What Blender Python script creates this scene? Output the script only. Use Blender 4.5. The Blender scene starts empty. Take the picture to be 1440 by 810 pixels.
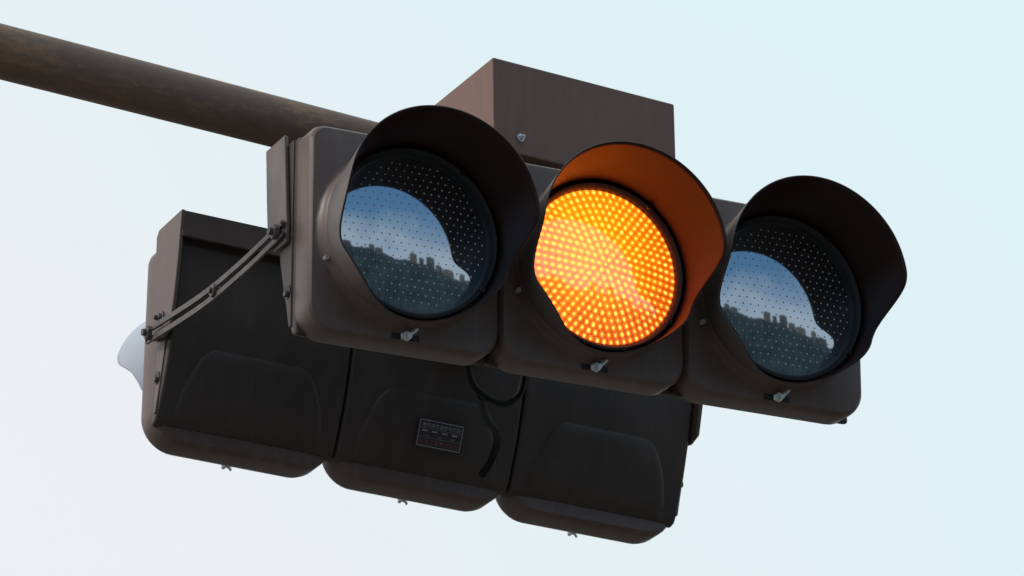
import bpy, bmesh, math, random
from mathutils import Vector, Matrix
random.seed(7)
S = bpy.context.scene
C = S.collection
S.view_settings.view_transform = 'Standard'
S.view_settings.look = 'None'
S.view_settings.exposure = 0
PI = math.pi

# ---------------------------------------------------------------- materials
def new_mat(name):
    m = bpy.data.materials.new(name); m.use_nodes = True
    nt = m.node_tree; b = nt.nodes['Principled BSDF']
    return m, nt, b

def paint(name, col, col2, rough=0.45, scale=6.0, streak=(1, 1, 1), bump=0.02, fine=90.0, spec=0.5, metallic=0.0, dirt=0.5, wear=None, outer=None):
    m, nt, b = new_mat(name); L = nt.links
    tc = nt.nodes.new('ShaderNodeTexCoord')
    mp = nt.nodes.new('ShaderNodeMapping'); mp.inputs['Scale'].default_value = streak
    L.new(tc.outputs['Object'], mp.inputs['Vector'])
    n = nt.nodes.new('ShaderNodeTexNoise'); n.inputs['Scale'].default_value = scale; n.inputs['Detail'].default_value = 8; n.inputs['Roughness'].default_value = 0.65
    L.new(mp.outputs[0], n.inputs['Vector'])
    r = nt.nodes.new('ShaderNodeValToRGB')
    r.color_ramp.elements[0].position = 0.35; r.color_ramp.elements[0].color = (*col, 1)
    r.color_ramp.elements[1].position = 0.35 + dirt * 0.7; r.color_ramp.elements[1].color = (*col2, 1)
    L.new(n.outputs['Fac'], r.inputs['Fac'])
    colout = r.outputs['Color']
    if wear:                                  # faint chalky runs
        mp2 = nt.nodes.new('ShaderNodeMapping'); mp2.inputs['Scale'].default_value = (1, 1, .15); L.new(tc.outputs['Object'], mp2.inputs['Vector'])
        n3 = nt.nodes.new('ShaderNodeTexNoise'); n3.inputs['Scale'].default_value = 40; n3.inputs['Detail'].default_value = 6; L.new(mp2.outputs[0], n3.inputs['Vector'])
        q = nt.nodes.new('ShaderNodeMapRange'); q.inputs[1].default_value = .52; q.inputs[2].default_value = .80; q.inputs[4].default_value = .35; L.new(n3.outputs['Fac'], q.inputs[0])
        mx = nt.nodes.new('ShaderNodeMix'); mx.data_type = 'RGBA'; L.new(q.outputs[0], mx.inputs[0]); L.new(colout, mx.inputs[6]); mx.inputs[7].default_value = (*wear, 1)
        colout = mx.outputs[2]
    if outer:                                 # lighter colour on the outside of a hood, black inside
        ge = nt.nodes.new('ShaderNodeNewGeometry'); vt = nt.nodes.new('ShaderNodeVectorTransform'); vt.vector_type = 'NORMAL'; vt.convert_from = 'WORLD'; vt.convert_to = 'OBJECT'
        L.new(ge.outputs['Normal'], vt.inputs[0])
        ra = nt.nodes.new('ShaderNodeVectorMath'); ra.operation = 'MULTIPLY'; ra.inputs[1].default_value = (1, 0, 1); L.new(tc.outputs['Object'], ra.inputs[0])
        dn = nt.nodes.new('ShaderNodeVectorMath'); dn.operation = 'DOT_PRODUCT'; L.new(ra.outputs[0], dn.inputs[0]); L.new(vt.outputs[0], dn.inputs[1])
        gt = nt.nodes.new('ShaderNodeMath'); gt.operation = 'GREATER_THAN'; gt.inputs[1].default_value = .11; L.new(dn.outputs['Value'], gt.inputs[0])
        mx = nt.nodes.new('ShaderNodeMix'); mx.data_type = 'RGBA'; L.new(gt.outputs[0], mx.inputs[0]); L.new(colout, mx.inputs[6]); mx.inputs[7].default_value = (*outer, 1)
        colout = mx.outputs[2]
    L.new(colout, b.inputs['Base Color'])
    n2 = nt.nodes.new('ShaderNodeTexNoise'); n2.inputs['Scale'].default_value = fine; n2.inputs['Detail'].default_value = 4
    L.new(tc.outputs['Object'], n2.inputs['Vector'])
    mr = nt.nodes.new('ShaderNodeMapRange'); mr.inputs['To Min'].default_value = rough - 0.1; mr.inputs['To Max'].default_value = rough + 0.12
    L.new(n.outputs['Fac'], mr.inputs['Value']); L.new(mr.outputs[0], b.inputs['Roughness'])
    bp = nt.nodes.new('ShaderNodeBump'); bp.inputs['Strength'].default_value = bump; bp.inputs['Distance'].default_value = 0.002
    L.new(n2.outputs['Fac'], bp.inputs['Height']); L.new(bp.outputs[0], b.inputs['Normal'])
    b.inputs['Specular IOR Level'].default_value = spec; b.inputs['Metallic'].default_value = metallic
    return m

M = {}
M['body'] = paint('brown_paint', (0.128, 0.086, 0.070), (0.188, 0.134, 0.112), 0.42, 5, (1, 1, 0.4), 0.05, spec=.4, dirt=.7, wear=(.24, .19, .17))
M['shell'] = paint('dark_shell_paint', (0.070, 0.052, 0.043), (0.098, 0.075, 0.063), 0.45, 5, (1.5, 1, 0.4), 0.05, spec=.3, wear=(.13, .10, .085))
M['bracket'] = paint('weathered_bracket_paint', (0.15, 0.11, 0.10), (0.24, 0.19, 0.175), 0.5, 14, (1, 1, 0.3), 0.08)
M['box'] = paint('box_paint', (0.22, 0.122, 0.096), (0.27, 0.160, 0.130), 0.6, 6, (1, 1, 0.6), 0.05, spec=.3, dirt=.9, wear=(.30, .20, .165))
M['visor'] = paint('black_visor_paint', (0.034, 0.013, 0.009), (0.042, 0.020, 0.015), 0.42, 7, (1, 1, 1), 0.02, spec=.3, outer=(.15, .122, .112))  # outside lightened: the sheen on the hood sides is put into the colour
M['visor_pale'] = paint('pale_visor_paint', (0.03, 0.03, 0.03), (0.04, 0.04, 0.04), 0.34, 7, (1, 1, 1), 0.02, spec=.8, outer=(.42, .46, .54))  # rear hoods: pale blue-grey outside, near-black inside
M['ring'] = paint('black_rubber', (0.012, 0.012, 0.013), (0.022, 0.022, 0.022), 0.5, 12)
M['steel'] = paint('galvanised_steel', (0.65, 0.65, 0.65), (0.8, 0.8, 0.79), 0.28, 30, metallic=0.4)
M['dull'] = paint('dull_strap_steel', (0.07, 0.057, 0.052), (0.17, 0.14, 0.127), 0.5, 25, metallic=0.2)
M['cable'] = paint('cable_rubber', (0.008, 0.008, 0.008), (0.013, 0.012, 0.012), 0.6, 20, spec=.15)
M['plate'] = paint('plate_dark', (0.04, 0.034, 0.036), (0.07, 0.05, 0.05), 0.5, 40)
M['ink'] = paint('plate_print', (0.36, 0.33, 0.33), (0.46, 0.43, 0.43), 0.5, 60)
M['redink'] = paint('plate_red_print', (0.30, 0.11, 0.11), (0.36, 0.15, 0.15), 0.5, 60)

def pole_mat():
    m, nt, b = new_mat('rusty_brown_pole'); L = nt.links
    tc = nt.nodes.new('ShaderNodeTexCoord')
    def noise(scale, st, det=8):
        mp = nt.nodes.new('ShaderNodeMapping'); mp.inputs['Scale'].default_value = st
        L.new(tc.outputs['Object'], mp.inputs['Vector'])
        n = nt.nodes.new('ShaderNodeTexNoise'); n.inputs['Scale'].default_value = scale; n.inputs['Detail'].default_value = det
        n.inputs['Roughness'].default_value = 0.7
        L.new(mp.outputs[0], n.inputs['Vector']); return n
    a = noise(9, (0.30, 1.6, 1.6)); c = noise(80, (0.45, 1, 1)); 
    mx = nt.nodes.new('ShaderNodeMath'); mx.operation = 'MULTIPLY_ADD'; mx.inputs[1].default_value = 0.7
    L.new(c.outputs['Fac'], mx.inputs[0]); L.new(a.outputs['Fac'], mx.inputs[2])
    r = nt.nodes.new('ShaderNodeValToRGB'); cr = r.color_ramp
    cr.elements[0].position = 0.58; cr.elements[0].color = (0.185, 0.120, 0.088, 1)
    cr.elements[1].position = 1.02 if False else 1.0; cr.elements[1].color = (0.38, 0.21, 0.12, 1)
    e = cr.elements.new(0.88); e.color = (0.235, 0.148, 0.105, 1)
    L.new(mx.outputs[0], r.inputs['Fac']); L.new(r.outputs['Color'], b.inputs['Base Color'])
    b.inputs['Roughness'].default_value = 0.6; b.inputs['Specular IOR Level'].default_value = .3
    bp = nt.nodes.new('ShaderNodeBump'); bp.inputs['Strength'].default_value = 0.2; bp.inputs['Distance'].default_value = 0.003
    L.new(c.outputs['Fac'], bp.inputs['Height']); L.new(bp.outputs[0], b.inputs['Normal'])
    return m
M['pole'] = pole_mat()

RING = 0.0132
PHASE = 0.618034
def lens_mat(name, base, emit=None):
    m, nt, b = new_mat(name); L = nt.links
    tc = nt.nodes.new('ShaderNodeTexCoord')
    b.inputs['Base Color'].default_value = (*base, 1); b.inputs['Roughness'].default_value = 0.12
    if emit:
        def mth(op, a, c=None, d=None):
            n = nt.nodes.new('ShaderNodeMath'); n.operation = op
            for k, q in enumerate((a, c, d)):
                if q is None: continue
                if isinstance(q, (int, float)): n.inputs[k].default_value = q
                else: L.new(q, n.inputs[k])
            return n.outputs[0]
        # light distribution of the lamp: brighter towards the upper inner part of the disc
        mp = nt.nodes.new('ShaderNodeMapping'); mp.inputs['Location'].default_value = (.04, 0, -.055); L.new(tc.outputs['Object'], mp.inputs[0])
        nz = nt.nodes.new('ShaderNodeTexNoise'); nz.inputs['Scale'].default_value = 35; L.new(tc.outputs['Object'], nz.inputs['Vector'])
        sx = nt.nodes.new('ShaderNodeVectorMath'); sx.operation = 'LENGTH'
        L.new(mp.outputs[0], sx.inputs[0])
        ma = mth('MULTIPLY_ADD', nz.outputs['Fac'], .10, sx.outputs['Value'])
        mr = nt.nodes.new('ShaderNodeMapRange'); mr.inputs['From Min'].default_value = 0.08; mr.inputs['From Max'].default_value = 0.25
        L.new(ma, mr.inputs['Value'])
        mc = nt.nodes.new('ShaderNodeMix'); mc.data_type = 'RGBA'
        mc.inputs[6].default_value = (*emit[0], 1); mc.inputs[7].default_value = (*emit[1], 1)
        L.new(mr.outputs[0], mc.inputs[0])
        # halo of light in the lens round every LED
        sp = nt.nodes.new('ShaderNodeSeparateXYZ'); L.new(tc.outputs['Object'], sp.inputs[0])
        X, Z = sp.outputs[0], sp.outputs[2]
        r = mth('SQRT', mth('ADD', mth('MULTIPLY', X, X), mth('MULTIPLY', Z, Z)))
        k = mth('ROUND', mth('DIVIDE', r, RING)); c6 = mth('MAXIMUM', mth('MULTIPLY', k, 6.0), 1.0)
        u = mth('SUBTRACT', mth('MULTIPLY', mth('DIVIDE', mth('ARCTAN2', X, Z), 2*PI), c6), mth('FRACT', mth('MULTIPLY', k, PHASE)))
        dv = mth('MULTIPLY', mth('SUBTRACT', u, mth('ROUND', u)), mth('DIVIDE', mth('MULTIPLY', r, 2*PI), c6))
        du = mth('SUBTRACT', r, mth('MULTIPLY', k, RING))
        dd = mth('ADD', mth('MULTIPLY', mth('MULTIPLY', du, du), .55), mth('MULTIPLY', dv, dv))
        gl = mth('EXPONENT', mth('MULTIPLY', dd, -1.0/(0.0042**2)))
        gl = mth('MULTIPLY', gl, mth('SUBTRACT', 1.2, mth('MULTIPLY', mr.outputs[0], .55)))
        gm = nt.nodes.new('ShaderNodeMix'); gm.data_type = 'RGBA'; gm.blend_type = 'ADD'; gm.clamp_factor = False; L.new(gl, gm.inputs[0]); L.new(mc.outputs[2], gm.inputs[6]); gm.inputs[7].default_value = (3.2, .62, .02, 1)
        L.new(gm.outputs[2], b.inputs['Emission Color'])
        b.inputs['Emission Strength'].default_value = 1.0
    g = nt.nodes.new('ShaderNodeBsdfGlossy'); g.inputs['Roughness'].default_value = 0.04
    g.inputs['Color'].default_value = (0.92, 0.95, 1, 1)
    mix = nt.nodes.new('ShaderNodeMixShader'); mix.inputs[0].default_value = 0.50 if not emit else 0.16
    out = nt.nodes['Material Output']
    L.new(b.outputs[0], mix.inputs[1]); L.new(g.outputs[0], mix.inputs[2]); L.new(mix.outputs[0], out.inputs['Surface'])
    return m
M['lens_off'] = lens_mat('smoked_lens', (0.016, 0.022, 0.026))
M['lens_amber'] = lens_mat('amber_lit_lens', (0.22, 0.075, 0.006), ((1.15, 0.32, 0.003), (0.55, 0.065, 0.0005)))
def emis(name, col, st):
    m, nt, b = new_mat(name)
    b.inputs['Base Color'].default_value = (0.5, 0.25, 0.03, 1)
    b.inputs['Emission Color'].default_value = (*col, 1); b.inputs['Emission Strength'].default_value = st
    return m
M['led_on'] = emis('amber_led_light', (8.0, 0.92, 0.14), 1.0)
M['led_off'] = paint('glint_led_bead', (0.65, 0.71, 0.73), (0.82, 0.87, 0.9), 0.25, 50)  # white glints of the lens bumps are put into the bead colour

# ---------------------------------------------------------------- helpers
def link(o, parent=None):
    C.objects.link(o)
    if parent: o.parent = parent
    return o
def mk(name, verts, faces, mat, parent=None, smooth=True, angle=35, bevel=0, solid=0):
    me = bpy.data.meshes.new(name); me.from_pydata([tuple(v) for v in verts], [], faces)
    bm = bmesh.new(); bm.from_mesh(me)
    bmesh.ops.remove_doubles(bm, verts=bm.verts, dist=1e-6)
    bmesh.ops.recalc_face_normals(bm, faces=bm.faces); bm.to_mesh(me); bm.free()
    me.materials.append(M[mat] if isinstance(mat, str) else mat)
    if smooth:
        me.shade_smooth(); me.set_sharp_from_angle(angle=math.radians(angle))
    o = link(bpy.data.objects.new(name, me), parent)
    if solid:
        s = o.modifiers.new('s', 'SOLIDIFY'); s.thickness = solid; s.offset = 0
    if bevel:
        b = o.modifiers.new('b', 'BEVEL'); b.width = bevel; b.segments = 3; b.limit_method = 'ANGLE'; b.angle_limit = math.radians(30)
        b.harden_normals = True
    return o
class MB:
    def __init__(s): s.v = []; s.f = []
    def add(s, v, f):
        n = len(s.v); s.v += [Vector(p) for p in v]; s.f += [[i + n for i in q] for q in f]
    def box(s, a, b):
        x0, y0, z0 = a; x1, y1, z1 = b
        s.add([(x0,y0,z0),(x1,y0,z0),(x1,y1,z0),(x0,y1,z0),(x0,y0,z1),(x1,y0,z1),(x1,y1,z1),(x0,y1,z1)],
              [[0,3,2,1],[4,5,6,7],[0,1,5,4],[1,2,6,5],[2,3,7,6],[3,0,4,7]])
    def cyl(s, a, b, r, n=20, r2=None):
        a = Vector(a); b = Vector(b); d = (b - a).normalized()
        u = d.orthogonal().normalized(); w = d.cross(u); r2 = r if r2 is None else r2
        v = [a + (u*math.cos(t) + w*math.sin(t))*r for t in [2*PI*i/n for i in range(n)]]
        v += [b + (u*math.cos(t) + w*math.sin(t))*r2 for t in [2*PI*i/n for i in range(n)]]
        f = [[i, (i+1) % n, n + (i+1) % n, n + i] for i in range(n)] + [list(range(n))[::-1], list(range(n, 2*n))]
        s.add(v, f)
    def prism_x(s, prof, x0, x1):          # profile in (y, z)
        n = len(prof)
        v = [(x0, y, z) for y, z in prof] + [(x1, y, z) for y, z in prof]
        f = [[i, (i+1) % n, n + (i+1) % n, n + i] for i in range(n)] + [list(range(n)), list(range(n, 2*n))[::-1]]
        s.add(v, f)
    def tube(s, pts, r, n=10, flat=None):
        P = [Vector(p) for p in pts]; R = []
        for k in range(len(P)-1):           # Catmull-Rom
            p0 = P[max(k-1, 0)]; p1 = P[k]; p2 = P[k+1]; p3 = P[min(k+2, len(P)-1)]
            for j in range(8):
                t = j/8
                R.append(0.5*((2*p1) + (p2-p0)*t + (2*p0-5*p1+4*p2-p3)*t*t + (3*p1-p0-3*p2+p3)*t**3))
        R.append(P[-1]); vs = []; u = Vector((1, 0, 0))
        for i, p in enumerate(R):
            d = (R[min(i+1, len(R)-1)] - R[max(i-1, 0)]).normalized()
            u2 = (u - d*u.dot(d))
            if u2.length < 1e-3: u2 = d.orthogonal()
            u = u2.normalized(); w = d.cross(u)
            if flat: a, b = flat; vs += [p + u*a + w*b, p - u*a + w*b, p - u*a - w*b, p + u*a - w*b]
            else: vs += [p + (u*math.cos(2*PI*j/n) + w*math.sin(2*PI*j/n))*r for j in range(n)]
        m = 4 if flat else n; f = []
        for i in range(len(R)-1):
            f += [[i*m+j, i*m+(j+1) % m, (i+1)*m+(j+1) % m, (i+1)*m+j] for j in range(m)]
        f += [list(range(m))[::-1], [(len(R)-1)*m + j for j in range(m)]]
        s.add(vs, f)
    def build(s, name, mat, parent=None, **k): return mk(name, s.v, s.f, mat, parent, **k)
def empty(name, loc, rz, label, cat, group=None):
    o = link(bpy.data.objects.new(name, None)); o.location = loc; o.rotation_euler = (0, 0, rz); o.empty_display_size = 0.1
    o['label'] = label; o['category'] = cat
    if group: o['group'] = group
    return o
def lathe(prof, cx=0, cz=0, n=96, cap=False):     # prof of (r, y), axis along Y
    v = []; f = []
    for r, y in prof: v += [(cx + r*math.sin(2*PI*i/n), y, cz + r*math.cos(2*PI*i/n)) for i in range(n)]
    for k in range(len(prof)-1): f += [[k*n+i, k*n+(i+1) % n, (k+1)*n+(i+1) % n, (k+1)*n+i] for i in range(n)]
    if cap: f.append([(len(prof)-1)*n+i for i in range(n)])
    return v, f

PITCH = 0.379; HW = PITCH*1.5; ZH = 0.198

def rrect(a, h, rt, rb, seg=10, side=8):
    pts = []
    cs = [(a-rt, h-rt, rt, 90), (a-rb, -h+rb, rb, 0), (-a+rb, -h+rb, rb, -90), (-a+rt, h-rt, rt, -180)]
    for q, (x, z, r, a0) in enumerate(cs):
        for i in range(seg+1):
            t = math.radians(a0 - 90*i/seg); pts.append((x + r*math.cos(t), z + r*math.sin(t)))
        nx, nz, nr, na = cs[(q+1) % 4]; t = math.radians(na)
        e = (nx + nr*math.cos(t), nz + nr*math.sin(t)); b = pts[-1]
        for i in range(1, side): pts.append((b[0]+(e[0]-b[0])*i/side, b[1]+(e[1]-b[1])*i/side))
    return pts
def door_mesh(cx, parent, rear=False):
    a = PITCH/2 - 0.0012; h = ZH + (.011 if rear else 0); oz = -.010 if rear else 0
    P = rrect(a, h, 0.028, 0.066 if rear else 0.050); n = len(P); loops = []
    def rect(y, ins): loops.append([(cx + x*(1-ins/a), y, oz + z*(1-ins/h)) for x, z in P])
    def circ(y, r): loops.append([(cx + r*x/math.hypot(x, z), y, r*z/math.hypot(x, z)) for x, z in P])
    def blend(y, t, r):
        A = [(x*(1-.010/a), oz + z*(1-.010/h)) for x, z in P]
        loops.append([(cx + A[i][0]*(1-t) + t*r*P[i][0]/math.hypot(*P[i]), y, A[i][1]*(1-t) + t*r*P[i][1]/math.hypot(*P[i])) for i in range(n)])
    rect(0.074, 0.045); rect(0.072, 0.008); rect(0.066, 0.002); rect(0.060, 0); rect(0.016, 0); rect(0.006, 0.002); rect(0.001, 0.006); rect(0, 0.010)
    blend(-.0015, .55, .1755); circ(-0.005, 0.1755); circ(-0.010, 0.1725); circ(-0.018, 0.1700); circ(-0.027, 0.1685); circ(-0.031, 0.1660); circ(-0.031, 0.160); circ(-0.012, 0.158)
    v = [p for l in loops for p in l]; f = []
    for k in range(len(loops)-1): f += [[k*n+i, k*n+(i+1) % n, (k+1)*n+(i+1) % n, (k+1)*n+i] for i in range(n)]
    return mk('door', v, f, 'body', parent, angle=28)

REAR = [(0.058, 0.192), (0.174, 0.192), (0.168, 0.12), (0.158, 0.05), (0.140, -0.03), (0.118, -0.10), (0.090, -0.165), (0.078, -0.186), (0.058, -0.192)]
def rear_y(z):
    R = REAR[1:8]
    for (y0, z0), (y1, z1) in zip(R, R[1:]):
        if z1 <= z <= z0: return y0 + (y1-y0)*(z0-z)/(z0-z1)
    return 0.07

# length of the flared hood at each angle from the top of the lens: long over the top, S-shaped cut down both sides
VL = [(0,.165),(60,.165),(82,.163),(88,.155),(93,.132),(98,.103),(103,.078),(108,.064),(114,.062),(122,.072),(130,.074),(138,.064),(146,.046),(155,.028),(165,.016),(180,.012)]
VR = [(0,.155),(55,.155),(74,.150),(82,.130),(88,.098),(95,.064),(104,.044),(114,.034),(128,.028),(145,.022),(165,.014),(180,.012)]
def vlen(p, T):
    p = abs(p)
    for (a, l), (b, m) in zip(T, T[1:]):
        if a <= p <= b:
            t = (p-a)/(b-a); return l + (m-l)*t
    return T[-1][1]
def visor(cx, parent, rear=False):
    n = 240; k = 14; v = []; f = []
    ls = [vlen(-180 + 360*i/n, VR if rear else VL) for i in range(n)]
    for _ in range(3): ls = [(ls[i-1] + 2*ls[i] + ls[(i+1) % n])/4 for i in range(n)]
    for j in range(k+1):
        for i in range(n):
            ph = math.radians(-180 + 360*i/n); d = ls[i]*j/k
            r = 0.1665 + 0.115*d; dz = -0.012*d; sx = -.062*d
            v.append((sx + r*math.sin(ph), -0.030 - d, dz + r*math.cos(ph)))
    for j in range(k): f += [[j*n+i, j*n+(i+1) % n, (j+1)*n+(i+1) % n, (j+1)*n+i] for i in range(n)]
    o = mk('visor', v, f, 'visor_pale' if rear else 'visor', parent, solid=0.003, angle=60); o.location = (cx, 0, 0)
    return o

RHO = 0.78
def cap_y(r): return -(math.sqrt(RHO*RHO - r*r) - math.sqrt(RHO*RHO - 0.1505**2))
def lens(cx, parent, lit):
    v = [(0, cap_y(0), 0)]; f = []; n = 96; K = 24
    for j in range(1, K+1):
        r = 0.1505*j/K; v += [(r*math.sin(2*PI*i/n), cap_y(r), r*math.cos(2*PI*i/n)) for i in range(n)]
    f += [[0, 1+i, 1+(i+1) % n] for i in range(n)]
    for j in range(K-1): f += [[1+j*n+i, 1+j*n+(i+1) % n, 1+(j+1)*n+(i+1) % n, 1+(j+1)*n+i] for i in range(n)]
    o = mk('lens', v, f, 'lens_amber' if lit else 'lens_off', parent, angle=80); o.location = (cx, -0.033, 0)
    b = MB()
    def bead(x, z, r, h, st=1.0):
        # st > 1 draws the bead out along the radius
        q = math.hypot(x, z); ux, uz = (x/q, z/q) if q > 1e-6 else (1, 0)
        m = 8
        def P(rr, t): a = rr*st*math.cos(t); c = rr*math.sin(t); return (x + ux*a - uz*c, z + uz*a + ux*c)
        vs = [(x, cap_y(q)-h, z)]
        for i in range(m): p = P(r*.7, 2*PI*i/m); vs.append((p[0], cap_y(math.hypot(*p))-h*.75, p[1]))
        for i in range(m): p = P(r, 2*PI*i/m); vs.append((p[0], cap_y(math.hypot(*p))+.0004, p[1]))
        b.add(vs, [[0, 1+i, 1+(i+1) % m] for i in range(m)] + [[1+i, 1+(i+1) % m, 9+(i+1) % m, 9+i] for i in range(m)])
    if lit:
        for k in range(0, 12):
            c = 1 if k == 0 else 6*k
            for i in range(c):
                t = 2*PI*(i+(k*PHASE) % 1.0)/c; r = RING*k
                bead(r*math.sin(t) + random.uniform(-.0004, .0004), r*math.cos(t) + random.uniform(-.0004, .0004), 0.0029 + random.uniform(-.0009, .0007), 0.0012, 1.3)
    else:
        s = 0.0150
        for i in range(-12, 13):
            for j in range(-13, 14):
                x = (i + .5*(j % 2))*s; z = j*s*.866
                if math.hypot(x, z) < 0.143: bead(x, z, 0.0019 + random.uniform(-.0003, .0002), 0.0012)
    d = b.build('led_array', 'led_on' if lit else 'led_off', o, angle=80)
    return o

def wing_latch(cx, parent, rear=False):
    o = -.020 if rear else 0
    p = MB(); p.box((cx-.028, -.0015, -.191+o), (cx+.028, .004, -.172+o)); pk = p.build('latch_recess', 'ring', parent, bevel=.002)
    m = MB(); z = -.186 + o
    m.cyl((cx, .0, z), (cx, -.024, z-.003), .0042, 12); m.cyl((cx, -.004, z), (cx, -.012, z), .009, 6)
    for s in (-1, 1):
        m.tube([(cx + s*.003, -.014, z+.001*s), (cx + s*.010, -.017, z + .005*s + .002), (cx + s*.015, -.019, z + .010*s + .003)], .0, flat=(.0020, .0050))
    m.build('wing_nut', 'steel', pk, bevel=.0006)

def side_bolt(x, y, z, s, parent, r=.009, name='bolt', mat='steel'):
    m = MB(); m.cyl((x, y, z), (x + s*.003, y, z), r*1.5, 20); m.cyl((x + s*.003, y, z), (x + s*.009, y, z), r, 6); m.cyl((x+s*.009, y, z), (x+s*.016, y, z), r*.5, 12)
    return m.build(name, mat, parent, bevel=.0006)

def head(loc, rz, lit, label, plate=False):
    H = empty('traffic_light', loc, rz, label, 'traffic light')
    for q, cx in enumerate((-PITCH, 0, PITCH)):
        b = MB(); b.prism_x(REAR, cx - PITCH/2 + .002, cx + PITCH/2 - .002)
        hs = b.build('housing', 'shell', H, bevel=.007)
        # raised arched cover low on the sloping back
        zs = [-.180, -.172, -.15, -.12, -.09, -.062, -.050, -.042, -.036]
        hw = [.160, .160, .157, .149, .138, .124, .114, .102, .084]
        ee = [.0, .004, .0055, .0055, .0055, .005, .0035, .0015, -.002]
        v = []; f = []; us = [-1, -.955, -.90, -.84, -.5, 0, .5, .84, .90, .955, 1]; es = [-.004, .45, .85, 1, 1, 1, 1, 1, .85, .45, -.004]
        for zz, w, e in zip(zs, hw, ee):
            for t, g_ in zip(us, es):
                ed = -.004 if abs(t) == 1 else e*g_
                v.append((cx + w*t, rear_y(zz) + ed, zz))
        W = len(us)
        for r_ in range(len(zs)-1): f += [[r_*W+i, r_*W+i+1, (r_+1)*W+i+1, (r_+1)*W+i] for i in range(W-1)]
        mk('rear_cover', v, f, 'shell', hs, angle=75)
        d = door_mesh(cx, H, plate); wing_latch(cx, d, plate)
        v, f = lathe([(.160, -.024), (.1625, -.030), (.1625, -.045), (.159, -.047), (.1535, -.043), (.150, -.036), (.1495, -.026)], cx)
        rg = mk('lens_ring', v, f, 'ring', H)
        for a in (35, 125, 215, 305):
            t = math.radians(a); x = cx + .1585*math.sin(t); z = .1585*math.cos(t)
            m = MB(); m.cyl((x, -.045, z), (x, -.051, z), .0055, 8); m.build('clip', 'ring', rg, bevel=.0008)
        for a in (-112, 112):
            t = math.radians(a); x = cx + .1735*math.sin(t); z = .1735*math.cos(t)
            m = MB(); m.cyl((x, -.008, z), (x, -.018, z), .0045, 10); m.build('visor_screw', 'steel', d)
        on = lit and q == 1
        ln = lens(cx, H, on)
        ln['label'] = 'lit amber lens full of glowing dots' if on else 'unlit dark lens dotted with beads coloured pale as glints'
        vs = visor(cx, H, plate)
    r = MB()
    if plate: r.prism_x([(.150, .189), (.150, .214), (.192, .214), (.196, .158), (.188, .158), (.182, .192)], -HW-.006, HW+.006)
    else: r.prism_x([(.150, .189), (.150, .205), (.182, .205), (.186, .165), (.179, .165), (.1745, .189)], -HW-.006, HW+.006)
    r.build('top_rail', 'shell', H, bevel=.0015)
    for s in (-1, 1):
        p = MB(); x0, x1 = sorted((s*(HW+.0015), s*(HW+.010)))
        if plate: p.prism_x([(.074, .200), (.085, .213), (.198, .213), (.188, .12), (.176, .04), (.160, -.02), (.130, -.03), (.076, -.02)], x0, x1)
        else: p.prism_x([(.100, .207), (.187, .207), (.178, .10), (.171, .035), (.158, .005), (.140, -.008), (.085, -.008), (.082, .03)], x0, x1)
        pl = p.build('end_bracket', 'body' if plate else 'bracket', H, bevel=.003)
        side_bolt(s*(HW+.010), .118 if plate else .105, .012 if plate else .017, s, pl, .010, mat='dull')
        c = MB(); x0, x1 = sorted((s*(HW-.006), s*(HW+.001)))
        c.prism_x([(.076, .19), (.105, .19), (.128, -.005), (.100, -.12), (.084, -.17), (.076, -.17)], x0, x1)
        ec = c.build('end_cap', 'body' if plate else 'shell', H, bevel=.002)
        m = MB(); m.cyl((s*(HW-.001), .090, -.10), (s*(HW+.0025), .090, -.10), .013, 24); k = m.build('bolt_recess', 'ring', ec)
        m = MB(); m.cyl((s*(HW+.0025), .090, -.104), (s*(HW+.008), .090, -.104), .006, 6); m.build('bolt', 'dull', k)
    if plate:
        # dark rating plate fixed on the back of the middle section
        zc = -.116; cx = -.016
        ang = math.atan2(rear_y(zc+.02) - rear_y(zc-.02), .04)
        p = MB(); p.box((-.050, 0, -.0285), (.050, .0015, .0285))
        pl = p.build('rating_plate', 'plate', H, bevel=.0005)
        pl.location = (cx, rear_y(zc) + .0095, zc); pl.rotation_euler = (-ang, 0, 0)
        b = MB()
        for (x0, x1, za, zb) in ((-.047, .047, .0245, .0262), (-.047, .047, -.0262, -.0245), (-.047, -.0455, -.0262, .0262), (.0455, .047, -.0262, .0262), (-.045, .045, .0095, .0101), (-.045, .045, -.0085, -.0079)):
            b.box((x0, .0017, za), (x1, .0022, zb))
        for i in range(4): b.box((.040-.0215*i-.012, .0017, .0035), (.040-.0215*i, .0021, .0064))
        b.build('print_lines', 'ink', pl, smooth=False)
        b = MB()
        for i in range(3): b.box((.036-.027*i-.014, .0017, -.0052), (.036-.027*i-.004, .0021, -.0026))
        b.build('printed_cells', 'redink', pl, smooth=False)
        def text(body, size, z, mat):
            cu = bpy.data.curves.new('t', 'FONT'); cu.body = body; cu.size = size; cu.align_x = 'CENTER'; cu.extrude = .0002
            t = bpy.data.objects.new('t', cu); C.objects.link(t)
            bpy.context.view_layer.update()
            me = bpy.data.meshes.new_from_object(t.evaluated_get(bpy.context.evaluated_depsgraph_get()))
            bpy.data.objects.remove(t)
            me.materials.clear(); me.materials.append(M[mat])
            o = link(bpy.data.objects.new('lettering', me), pl)
            o.location = (0, .0022, z); o.rotation_euler = (PI/2, 0, PI)
        text('小糸工業株式会社', .0106, -.0205, 'redink')
        text('車両用交通信号灯器', .0092, .0130, 'ink')
    return H

front = head((0, 0, 0), 0, True, 'front three lens traffic light with its amber middle lens glowing under black visors')
YB = 0.83
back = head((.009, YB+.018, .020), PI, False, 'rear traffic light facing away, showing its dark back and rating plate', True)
back.rotation_euler = (math.radians(2.6), math.radians(-1.9), PI + math.radians(1.6)); back.scale = (1.010, 1, 1)

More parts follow.
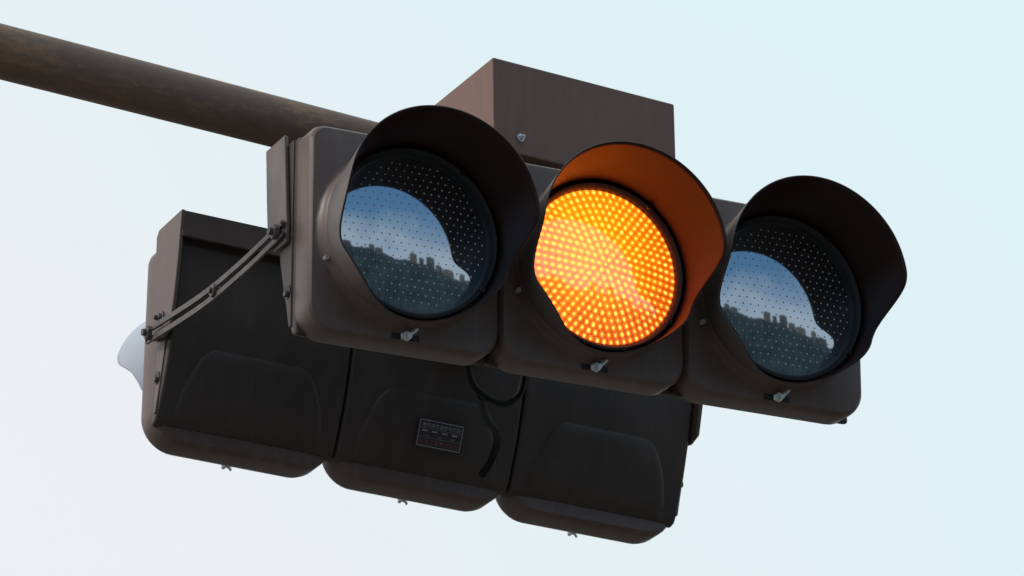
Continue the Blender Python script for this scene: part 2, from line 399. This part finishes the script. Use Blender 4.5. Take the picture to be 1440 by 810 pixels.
# ---------------------------------------------------------------- arm pole
yaw = math.radians(8.4)
def pole_pt(t): # t metres along the arm from the reference point
    return Vector((-.57 + t*math.cos(yaw), .40 + t*math.sin(yaw), .373))
v = []; f = []; n = 64; K = 40
org = pole_pt(-3)
for k in range(K+1):
    s = 3.75*k/K; r = .0560 - .0023*s
    v += [Vector((s, r*math.cos(2*PI*i/n), r*math.sin(2*PI*i/n))) for i in range(n)]
for k in range(K): f += [[k*n+i, k*n+(i+1) % n, (k+1)*n+(i+1) % n, (k+1)*n+i] for i in range(n)]
f += [list(range(n))[::-1], [K*n+i for i in range(n)]]
pole = mk('arm_pole', v, f, 'pole', None, angle=60); pole.location = org; pole.rotation_euler = (0, 0, yaw)
pole['label'] = 'rusty brown round steel arm pole coming in from the upper left'; pole['category'] = 'pole'

# ---------------------------------------------------------------- box on the arm
yaw = math.radians(9)
bx = empty('junction_box', (-.069, .28, .34), 0, 'brown sheet metal box on top of the arm behind the lit lens', 'metal box')
bx.rotation_euler = (0, math.radians(-1), 0)
Lw = .437; dx, dy = Lw*math.cos(yaw), Lw*math.sin(yaw); dep = .42; zt = .19
fp = [(0, 0), (dx, dy), (dx, dy+dep), (-.005, dep)]
v = [(x, y, 0.0) for x, y in fp] + [(x, y, zt) for x, y in fp]
mk('cover', v, [[0,3,2,1],[4,5,6,7],[0,1,5,4],[1,2,6,5],[2,3,7,6],[3,0,4,7]], 'box', bx, bevel=.0035)
m = MB()
fx = Vector((dx, dy, 0)).normalized(); nrm = Vector((math.sin(yaw), -math.cos(yaw), 0))
c0 = fx*.062 + Vector((0, 0, .035)); m.cyl(c0, c0 + nrm*.002, .008, 20); m.cyl(c0 + nrm*.002, c0 + nrm*.008, .0055, 6); m.cyl(c0+nrm*.008, c0+nrm*.013, .003, 10)
m.build('screw', 'steel', bx, bevel=.0004)
m = MB(); m.box((.06, .06, -.24), (.16, .22, 0.0)); m.box((.04, -.10, -.27), (.18, .40, -.24))
m.build('hanger', 'shell', bx, bevel=.003)

# ---------------------------------------------------------------- strap tying the heads together
s = -1; X = s*(HW + .0155)
st = empty('tie_strap', (X, .105, .017), 0, 'pair of thin curved metal straps joining both traffic lights at their left ends', 'bracket')
y1 = .625; z1 = .012
for off in (.011, -.011):
    m = MB()
    m.tube([(0, -.018, off*.8 + .004), (0, 0, off), (0, y1*.3, z1*.3 - .013 + off), (0, y1*.6, z1*.6 - .015 + off), (0, y1, z1 + off), (0, y1+.018, z1 + off*.8 + .002)], 0, flat=(.0025, .0055))
    m.build('strap', 'dull', st, bevel=.0006)
m = MB(); t = .48; z = z1*t - .0165; m.cyl((-s*.006, y1*t, z), (s*.008, y1*t, z), .013, 6); m.cyl((s*.008, y1*t, z), (s*.014, y1*t, z), .006, 12); m.build('bolt', 'dull', st, bevel=.0006)
for (y, z) in ((0, 0), (y1, z1)):
    m = MB(); m.cyl((s*.003, y, z), (s*.012, y, z), .014, 6); m.cyl((s*.012, y, z), (s*.02, y, z), .007, 12); m.build('bolt', 'dull', st, bevel=.0006)

# ---------------------------------------------------------------- cables
m = MB(); m.tube([(-.19, .17, -.06), (-.165, .20, -.118), (-.12, .26, -.155), (-.045, .30, -.166), (-.003, .31, -.140), (.006, .30, -.09), (.006, .28, -.03)], .0068, 12)
o = m.build('cable', 'cable', None, angle=60); o['label'] = 'black cable hanging in a short loop below the front traffic light'; o['category'] = 'cable'
m = MB(); m.tube([(-.09, .29, -.162), (-.03, .40, -.156), (.05, .52, -.140), (.095, .610, -.135), (.106, .665, -.155), (.100, .69, -.172)], .0075, 12)
o = m.build('cable', 'cable', None, angle=60); o['label'] = 'black cable running down the back of the rear traffic light'; o['category'] = 'cable'

# ---------------------------------------------------------------- surroundings mirrored in the lenses (behind the camera)
g = mk('ground', [(-900, -900, -5), (900, -900, -5), (900, 900, -5), (-900, 900, -5)], [[0, 1, 2, 3]], paint('ground', (.085, .08, .075), (.12, .11, .10), .8, .3), None, smooth=False)
g['kind'] = 'structure'
hm = paint('wooded_hill', (.022, .040, .052), (.050, .080, .098), .9, .10, bump=0, spec=.1)
az0 = math.atan2(-.842, .408)
def ridge(a): return 26.0 - 21*math.tanh(a*1.3)/1.3 + .9*math.sin(a*4.1+1) + .6*math.sin(a*11) + .6*math.sin(a*23+2) + .4*math.sin(a*61+1)
v = []; f = []; NA = 700; rows = [(50, 0), (70, .22), (90, .55), (100, .74), (108, .86), (114, .95), (118, .99), (120, 1.0), (140, .95), (200, .3), (260, 0)]
for ri, (r, h) in enumerate(rows):
    for i in range(NA+1):
        a = (-1.4 + 2.8*i/NA); hh = ridge(a)*h*math.cos(a*1.0)**.6 + (random.uniform(-.5, .7) if .1 < h else 0)
        v.append((r*math.cos(az0+a), r*math.sin(az0+a), -5.01 + hh + 5*h))
for r_ in range(len(rows)-1): f += [[r_*(NA+1)+i, r_*(NA+1)+i+1, (r_+1)*(NA+1)+i+1, (r_+1)*(NA+1)+i] for i in range(NA)]
h = mk('hills', v, f, hm, None, angle=180); h['kind'] = 'structure'
def bmat(name, c, wcol):
    m, nt, b = new_mat(name); tc = nt.nodes.new('ShaderNodeTexCoord')
    br = nt.nodes.new('ShaderNodeTexBrick'); br.offset = 0
    br.inputs['Color1'].default_value = (*wcol, 1); br.inputs['Color2'].default_value = (*[q*1.6 for q in wcol], 1); br.inputs['Mortar'].default_value = (*c, 1)
    br.inputs['Scale'].default_value = 1; br.inputs['Brick Width'].default_value = 1.7; br.inputs['Row Height'].default_value = 1.4; br.inputs['Mortar Size'].default_value = .4
    sp = nt.nodes.new('ShaderNodeSeparateXYZ'); cb = nt.nodes.new('ShaderNodeCombineXYZ')
    nt.links.new(tc.outputs['Object'], sp.inputs[0]); nt.links.new(sp.outputs[1], cb.inputs[0]); nt.links.new(sp.outputs[2], cb.inputs[1])
    nt.links.new(cb.outputs[0], br.inputs['Vector']); nt.links.new(br.outputs[0], b.inputs['Base Color']); b.inputs['Roughness'].default_value = .7
    return m
bms = [bmat('tan_block', (.13, .125, .105), (.06, .06, .055)), bmat('grey_block', (.085, .11, .13), (.05, .06, .07)), bmat('dark_block', (.05, .065, .075), (.03, .035, .045))]
spots = [(-.52, 3.0, 1.5), (-.40, 6.0, .8), (-.27, 2.6, 2.0), (-.235, 4.4, .9), (-.06, 4.0, 3.4), (-.018, 2.6, 1.8), (.03, 4.6, 4.2), (.075, 3.2, 2.4), (.125, 6.0, 1.2), (.20, 3.0, 1.9), (.245, 6.5, .8), (.36, 3.4, 1.6), (.47, 5.0, 1.1)]
for i, (a, w, hh) in enumerate(spots):
    r = 116 + random.uniform(-1.5, 1.5); gz = ridge(a)*math.cos(a*1.0)**.6*.97
    m = MB(); m.box((-2.5, -w/2, -3.0), (2.5, w/2, hh))
    o = m.build('apartment_block', bms[(i*2+i//3) % 3], None, smooth=False)
    o.location = (r*math.cos(az0+a), r*math.sin(az0+a), gz + 1.0); o.rotation_euler = (0, 0, az0+a+random.uniform(-.3, .3))
    o['label'] = 'small far apartment block on the hill mirrored in the unlit lenses'; o['category'] = 'building'; o['group'] = 'far blocks mirrored in the lenses'
    m = MB(); m.box((-1.2, -w*.25, hh+.002), (1.2, w*.15, hh + .7)); m.build('roof_housing', bms[2], o, smooth=False)

# ---------------------------------------------------------------- camera
r1 = Vector((.9, -.436, 0)).normalized(); r2 = Vector((-.154, -.318, .936)); r2 = (r2 - r1*r2.dot(r1)).normalized(); r3 = r1.cross(r2)
D = 8.0; SC = 766.0
cam = bpy.data.cameras.new('camera'); co = bpy.data.objects.new('camera', cam); C.objects.link(co)
pos = -r1*(115/SC) - r2*(21/SC) + r3*D
co.matrix_world = Matrix((( r1.x, r2.x, r3.x, pos.x), (r1.y, r2.y, r3.y, pos.y), (r1.z, r2.z, r3.z, pos.z), (0, 0, 0, 1)))
cam.sensor_width = 36; cam.lens = 36*SC*D/1440; cam.clip_end = 3000
cam.dof.use_dof = False
S.camera = co

# ---------------------------------------------------------------- light
elev = math.radians(35); az = math.radians(160)      # sun to the left, slightly behind the signal
sd = Vector((math.cos(az)*math.cos(elev), math.sin(az)*math.cos(elev), math.sin(elev)))
sl = bpy.data.lights.new('sun', 'SUN'); sl.energy = 1.5; sl.angle = math.radians(14); sl.color = (1, .94, .88)
so = bpy.data.objects.new('sun', sl); C.objects.link(so); so.rotation_euler = sd.to_track_quat('Z', 'Y').to_euler()
W = bpy.data.worlds.new('World'); S.world = W; W.use_nodes = True; nt = W.node_tree; L = nt.links
bg = nt.nodes['Background']; bg.inputs['Strength'].default_value = 0.1
sky = nt.nodes.new('ShaderNodeTexSky'); sky.sky_type = 'NISHITA'; sky.sun_disc = False; sky.sun_elevation = elev
sky.sun_rotation = math.atan2(sd.x, sd.y); sky.dust_density = 1.5; sky.ozone_density = 2.0
tc = nt.nodes.new('ShaderNodeTexCoord'); sp = nt.nodes.new('ShaderNodeSeparateXYZ'); L.new(tc.outputs['Generated'], sp.inputs[0])
def mrange(src, a, b, c=0, d_=1, smooth=True):
    n = nt.nodes.new('ShaderNodeMapRange'); n.inputs[1].default_value = a; n.inputs[2].default_value = b; n.inputs[3].default_value = c; n.inputs[4].default_value = d_
    if smooth: n.interpolation_type = 'SMOOTHSTEP'
    L.new(src, n.inputs[0]); return n.outputs[0]
def mixc(fac, a, b):
    n = nt.nodes.new('ShaderNodeMix'); n.data_type = 'RGBA'; L.new(fac, n.inputs[0])
    for k, q in ((6, a), (7, b)):
        if isinstance(q, tuple): n.inputs[k].default_value = (*q, 1)
        else: L.new(q, n.inputs[k])
    return n.outputs[2]
# thin bright haze on the side beyond the signal
no = nt.nodes.new('ShaderNodeTexNoise'); no.inputs['Scale'].default_value = 5; no.inputs['Detail'].default_value = 3; L.new(tc.outputs['Generated'], no.inputs['Vector'])
dotn = nt.nodes.new('ShaderNodeVectorMath'); dotn.operation = 'DOT_PRODUCT'; L.new(tc.outputs['Generated'], dotn.inputs[0])
gd = (r1*.75 + r2*.75); dotn.inputs[1].default_value = gd
ad = nt.nodes.new('ShaderNodeMath'); ad.operation = 'MULTIPLY_ADD'; ad.inputs[1].default_value = .12; L.new(no.outputs['Fac'], ad.inputs[0]); L.new(dotn.outputs['Value'], ad.inputs[2])
g1 = mrange(ad.outputs[0], -.07, .04); g1b = mrange(ad.outputs[0], .02, .18)
haze = mixc(g1b, mixc(g1, (8.45, 8.60, 8.9), (7.8, 8.7, 9.1)), (7.15, 8.85, 9.25))
# opposite side: pale near the ridge, deeper blue above, white fill light added overhead
no2 = nt.nodes.new('ShaderNodeTexNoise'); no2.inputs['Scale'].default_value = 5; no2.inputs['Detail'].default_value = 5; L.new(tc.outputs['Generated'], no2.inputs['Vector'])
ad2 = nt.nodes.new('ShaderNodeMath'); ad2.operation = 'MULTIPLY_ADD'; ad2.inputs[1].default_value = -.30; L.new(no2.outputs['Fac'], ad2.inputs[0]); L.new(sp.outputs[2], ad2.inputs[2])
g2 = mrange(ad2.outputs[0], .08, .34)
blue = mixc(g2, (5.8, 7.3, 8.5), (1.2, 3.0, 5.4))
g3 = mrange(sp.outputs[2], .60, .85)
blue = mixc(g3, blue, (8.7, 8.1, 7.6))
side = mrange(sp.outputs[1], -.45, .10)
comb = mixc(side, blue, haze)
fin = nt.nodes.new('ShaderNodeMix'); fin.data_type = 'RGBA'; fin.inputs[0].default_value = .93
L.new(sky.outputs[0], fin.inputs[6]); L.new(comb, fin.inputs[7]); 
fin2 = mixc(side, fin.outputs[2], haze)
L.new(fin2, bg.inputs['Color'])
